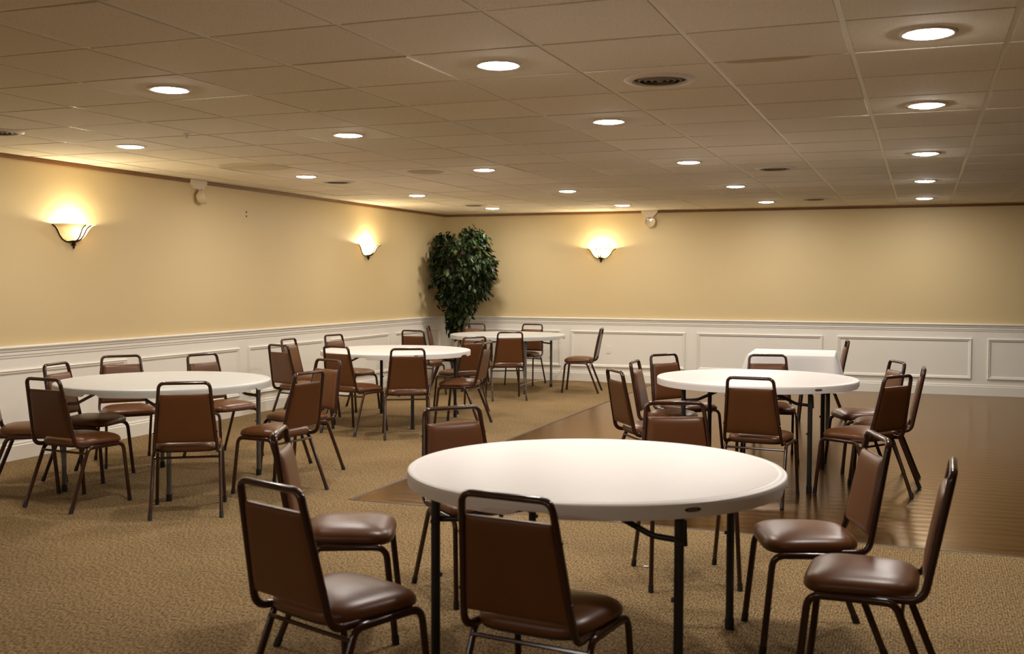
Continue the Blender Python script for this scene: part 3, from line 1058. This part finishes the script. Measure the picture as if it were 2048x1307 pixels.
# ------------------------------------------------------------------ corner tree
random.seed(11)
TREE = Vector((-6.23, 14.23, 0))
lat, dep = Vector((0.934, -0.357, 0)), Vector((0.357, 0.934, 0))
t = thing('potted_tree', 'tall artificial ficus tree with dense dark green leaves in the corner', 'plant', TREE)
bm = new()
lathe(bm, [(0, 0.0), (0.125, 0.0), (0.150, 0.22), (0.158, 0.25), (0.165, 0.25), (0.165, 0.275), (0.150, 0.275), (0.145, 0.245), (0, 0.245)], 36)
obj('pot', bm, M['pot'], t)
bm = new(); lathe(bm, [(0.146, 0.246), (0.08, 0.256), (0, 0.262)], 24); obj('soil', bm, M['soil'], t)
SIL = [(2.16, 0.02, 0.10), (2.10, -0.02, 0.24), (1.97, -0.42, 0.40), (1.84, -0.50, 0.44), (1.64, -0.51, 0.52), (1.445, -0.44, 0.48), (1.28, -0.36, 0.38), (1.18, -0.26, 0.30), (1.05, -0.19, 0.18), (0.92, -0.18, 0.16), (0.745, -0.17, 0.05), (0.60, -0.14, -0.03)]
def sil(z):
    for (za, la, ra), (zb, lb, rb) in zip(SIL, SIL[1:]):
        if zb <= z <= za:
            f = (za - z) / (za - zb)
            return la + (lb - la) * f, ra + (rb - ra) * f
    return None
def inside(l, z):
    # the crown has a left horn and a broad right one with a notch between
    if z > 1.92:
        left = abs(l + 0.36) < 0.13 - 0.45 * (z - 1.92) and z < 2.06
        mid = abs(l - 0.09) < 0.13 - 0.15 * (z - 1.92) and z < 2.14
        right = 0.12 < l < 0.46 and z < 2.10 - 0.4 * abs(l - 0.38)
        return left or mid or right
    if -0.27 < l < -0.09 and z > 1.80 - 0.3 * (l + 0.27):
        return False
    s = sil(z)
    return s and s[0] < l < s[1]
bm = new()
for k in range(3):
    a = k * 2.1
    pts = []
    for i in range(9):
        z = 0.25 + i * 0.12
        pts.append((0.035 * math.cos(a + z * 3) , 0.035 * math.sin(a + z * 3), z))
    tube(bm, pts, [0.017 - 0.0007 * i for i in range(9)], 8)
obj('trunk', bm, M['bark'], t)
tips = []
tries = 0
while len(tips) < 430 and tries < 60000:
    tries += 1
    z = random.uniform(0.62, 2.15)
    l = random.uniform(-0.52, 0.54)
    if not inside(l, z):
        continue
    s = sil(min(z, 2.15))
    hw = max(0.07, (s[1] - s[0]) / 2)
    cl = (s[0] + s[1]) / 2
    dmax = min(0.40, hw) * math.sqrt(max(0.05, 1 - ((l - cl) / (hw * 1.05)) ** 2))
    d = random.uniform(-1, 1) * dmax
    p = lat * l + dep * d + Vector((0, 0, z))
    w_ = TREE + p
    if w_.x < LX + 0.07 or w_.y > BY - 0.07:
        continue
    p.z *= 1.022
    tips.append(p)
for k in range(7):
    tips.append(lat * (-0.40 + 0.04 * k) + dep * random.uniform(-0.1, 0.1) + Vector((0, 0, 1.16 + 0.035 * k)))
bm = new()
for p in tips:
    if random.random() < 0.42:
        base = Vector((0, 0, max(0.5, min(1.25, p.z - 0.45))))
        mid = base.lerp(p, 0.55) + Vector((0, 0, 0.06))
        tube(bm, [base, mid, p], [0.006, 0.004, 0.002], 5, cap=False)
obj('branches', bm, plain('dark_twig', (0.06, 0.035, 0.018), 0.7), t)
bm = new()
def leaf(bm, p, d, roll, Ln, Wd):
    d = d.normalized()
    side = d.cross(Vector((0, 0, 1)))
    if side.length < 0.05:
        side = Vector((1, 0, 0))
    side.normalize()
    side = (Matrix.Rotation(roll, 3, d) @ side).normalized()
    nrm = side.cross(d)
    def P_(u, v):
        return p + d * (u * Ln) + side * (v * Wd) + nrm * (-0.25 * abs(v) * Wd * 0.8 - 0.18 * Ln * u * u)
    c = [bm.verts.new(P_(u, 0)) for u in (0, 0.3, 0.62, 1.0)]
    l = [bm.verts.new(P_(u, v)) for u, v in ((0.28, 0.46), (0.60, 0.38))]
    r = [bm.verts.new(P_(u, -v)) for u, v in ((0.28, 0.46), (0.60, 0.38))]
    for s_ in (l, r):
        bm.faces.new((c[0], c[1], s_[0]))
        bm.faces.new((c[1], c[2], s_[1], s_[0]))
        bm.faces.new((c[2], c[3], s_[1]))
for p in tips:
    out = Vector((p.x, p.y, 0))
    out = out.normalized() if out.length > 0.02 else Vector((0, -1, 0))
    for k in range(random.randint(6, 9)):
        q_ = p + Vector((random.gauss(0, 0.035), random.gauss(0, 0.035), random.gauss(0, 0.035)))
        d = out * random.uniform(0.1, 0.9) + Vector((random.uniform(-0.7, 0.7), random.uniform(-0.7, 0.7), random.uniform(-1.3, 0.05)))
        w_ = TREE + q_ + d.normalized() * 0.11
        if min(w_.x, TREE.x + q_.x) < LX + 0.035 or max(w_.y, TREE.y + q_.y) > BY - 0.035:
            continue
        leaf(bm, q_, d, random.uniform(-0.7, 0.7), random.uniform(0.070, 0.110), random.uniform(0.042, 0.062))
obj('foliage', bm, M['leaf'], t, angle=180)

# ------------------------------------------------------------------ cords and scrap
bm = new()
p = [(-4.93, 13.35, 0.705), (-4.96, 13.36, 0.62), (-5.00, 13.37, 0.55), (-5.02, 13.40, 0.40), (-5.03, 13.46, 0.12), (-5.09, 13.60, 0.006), (-5.14, 13.95, 0.006), (-5.12, 14.40, 0.006), (-5.02, 14.66, 0.006), (-4.90, 14.71, 0.09), (-4.84, 14.715, 0.17),
     (-4.76, 14.715, 0.17), (-4.72, 14.71, 0.10), (-4.78, 14.70, 0.02), (-4.90, 14.69, 0.006), (-4.60, 14.705, 0.006), (-4.45, 14.68, 0.006), (-4.30, 14.70, 0.006), (-4.18, 14.62, 0.006), (-4.08, 14.66, 0.006), (-3.98, 14.58, 0.006), (-3.86, 14.66, 0.006), (-3.70, 14.62, 0.006)]
# smooth the way points
pts = []
PV = [Vector(a) for a in p]
for i in range(len(PV) - 1):
    a, b, c, d = PV[max(0, i - 1)], PV[i], PV[i + 1], PV[min(len(PV) - 1, i + 2)]
    for k in range(6):
        s = k / 6
        pts.append(0.5 * ((2 * b) + (c - a) * s + (2 * a - 5 * b + 4 * c - d) * s * s + (3 * b - a - 3 * c + d) * s ** 3))
pts.append(PV[-1])
for v in pts:
    v.z = max(v.z, 0.0055)
    v.y = min(v.y, BY - 0.028)
tube(bm, pts, 0.0045, 7)
tag(obj('extension_cord', bm, M['cord']), 'white cord hanging from the far grey table and lying along the back wall', 'cord')
bm = new()
vs_ = [bm.verts.new((x, y, z)) for x, y, z in ((-0.014, -0.010, 0.001), (0.012, -0.012, 0.004), (0.016, 0.008, 0.001), (-0.010, 0.011, 0.006))]
vb_ = [bm.verts.new((v.co.x, v.co.y, v.co.z - 0.0008)) for v in vs_]
bm.faces.new(vs_); bm.faces.new(vb_[::-1])
for k in range(4):
    bm.faces.new((vs_[k], vs_[(k + 1) % 4], vb_[(k + 1) % 4], vb_[k]))
tag(obj('paper_scrap', bm, M['scrap'], None, (-1.276, 5.239, 0.0005)), 'tiny white paper scrap on the carpet under the nearest white table', 'scrap')
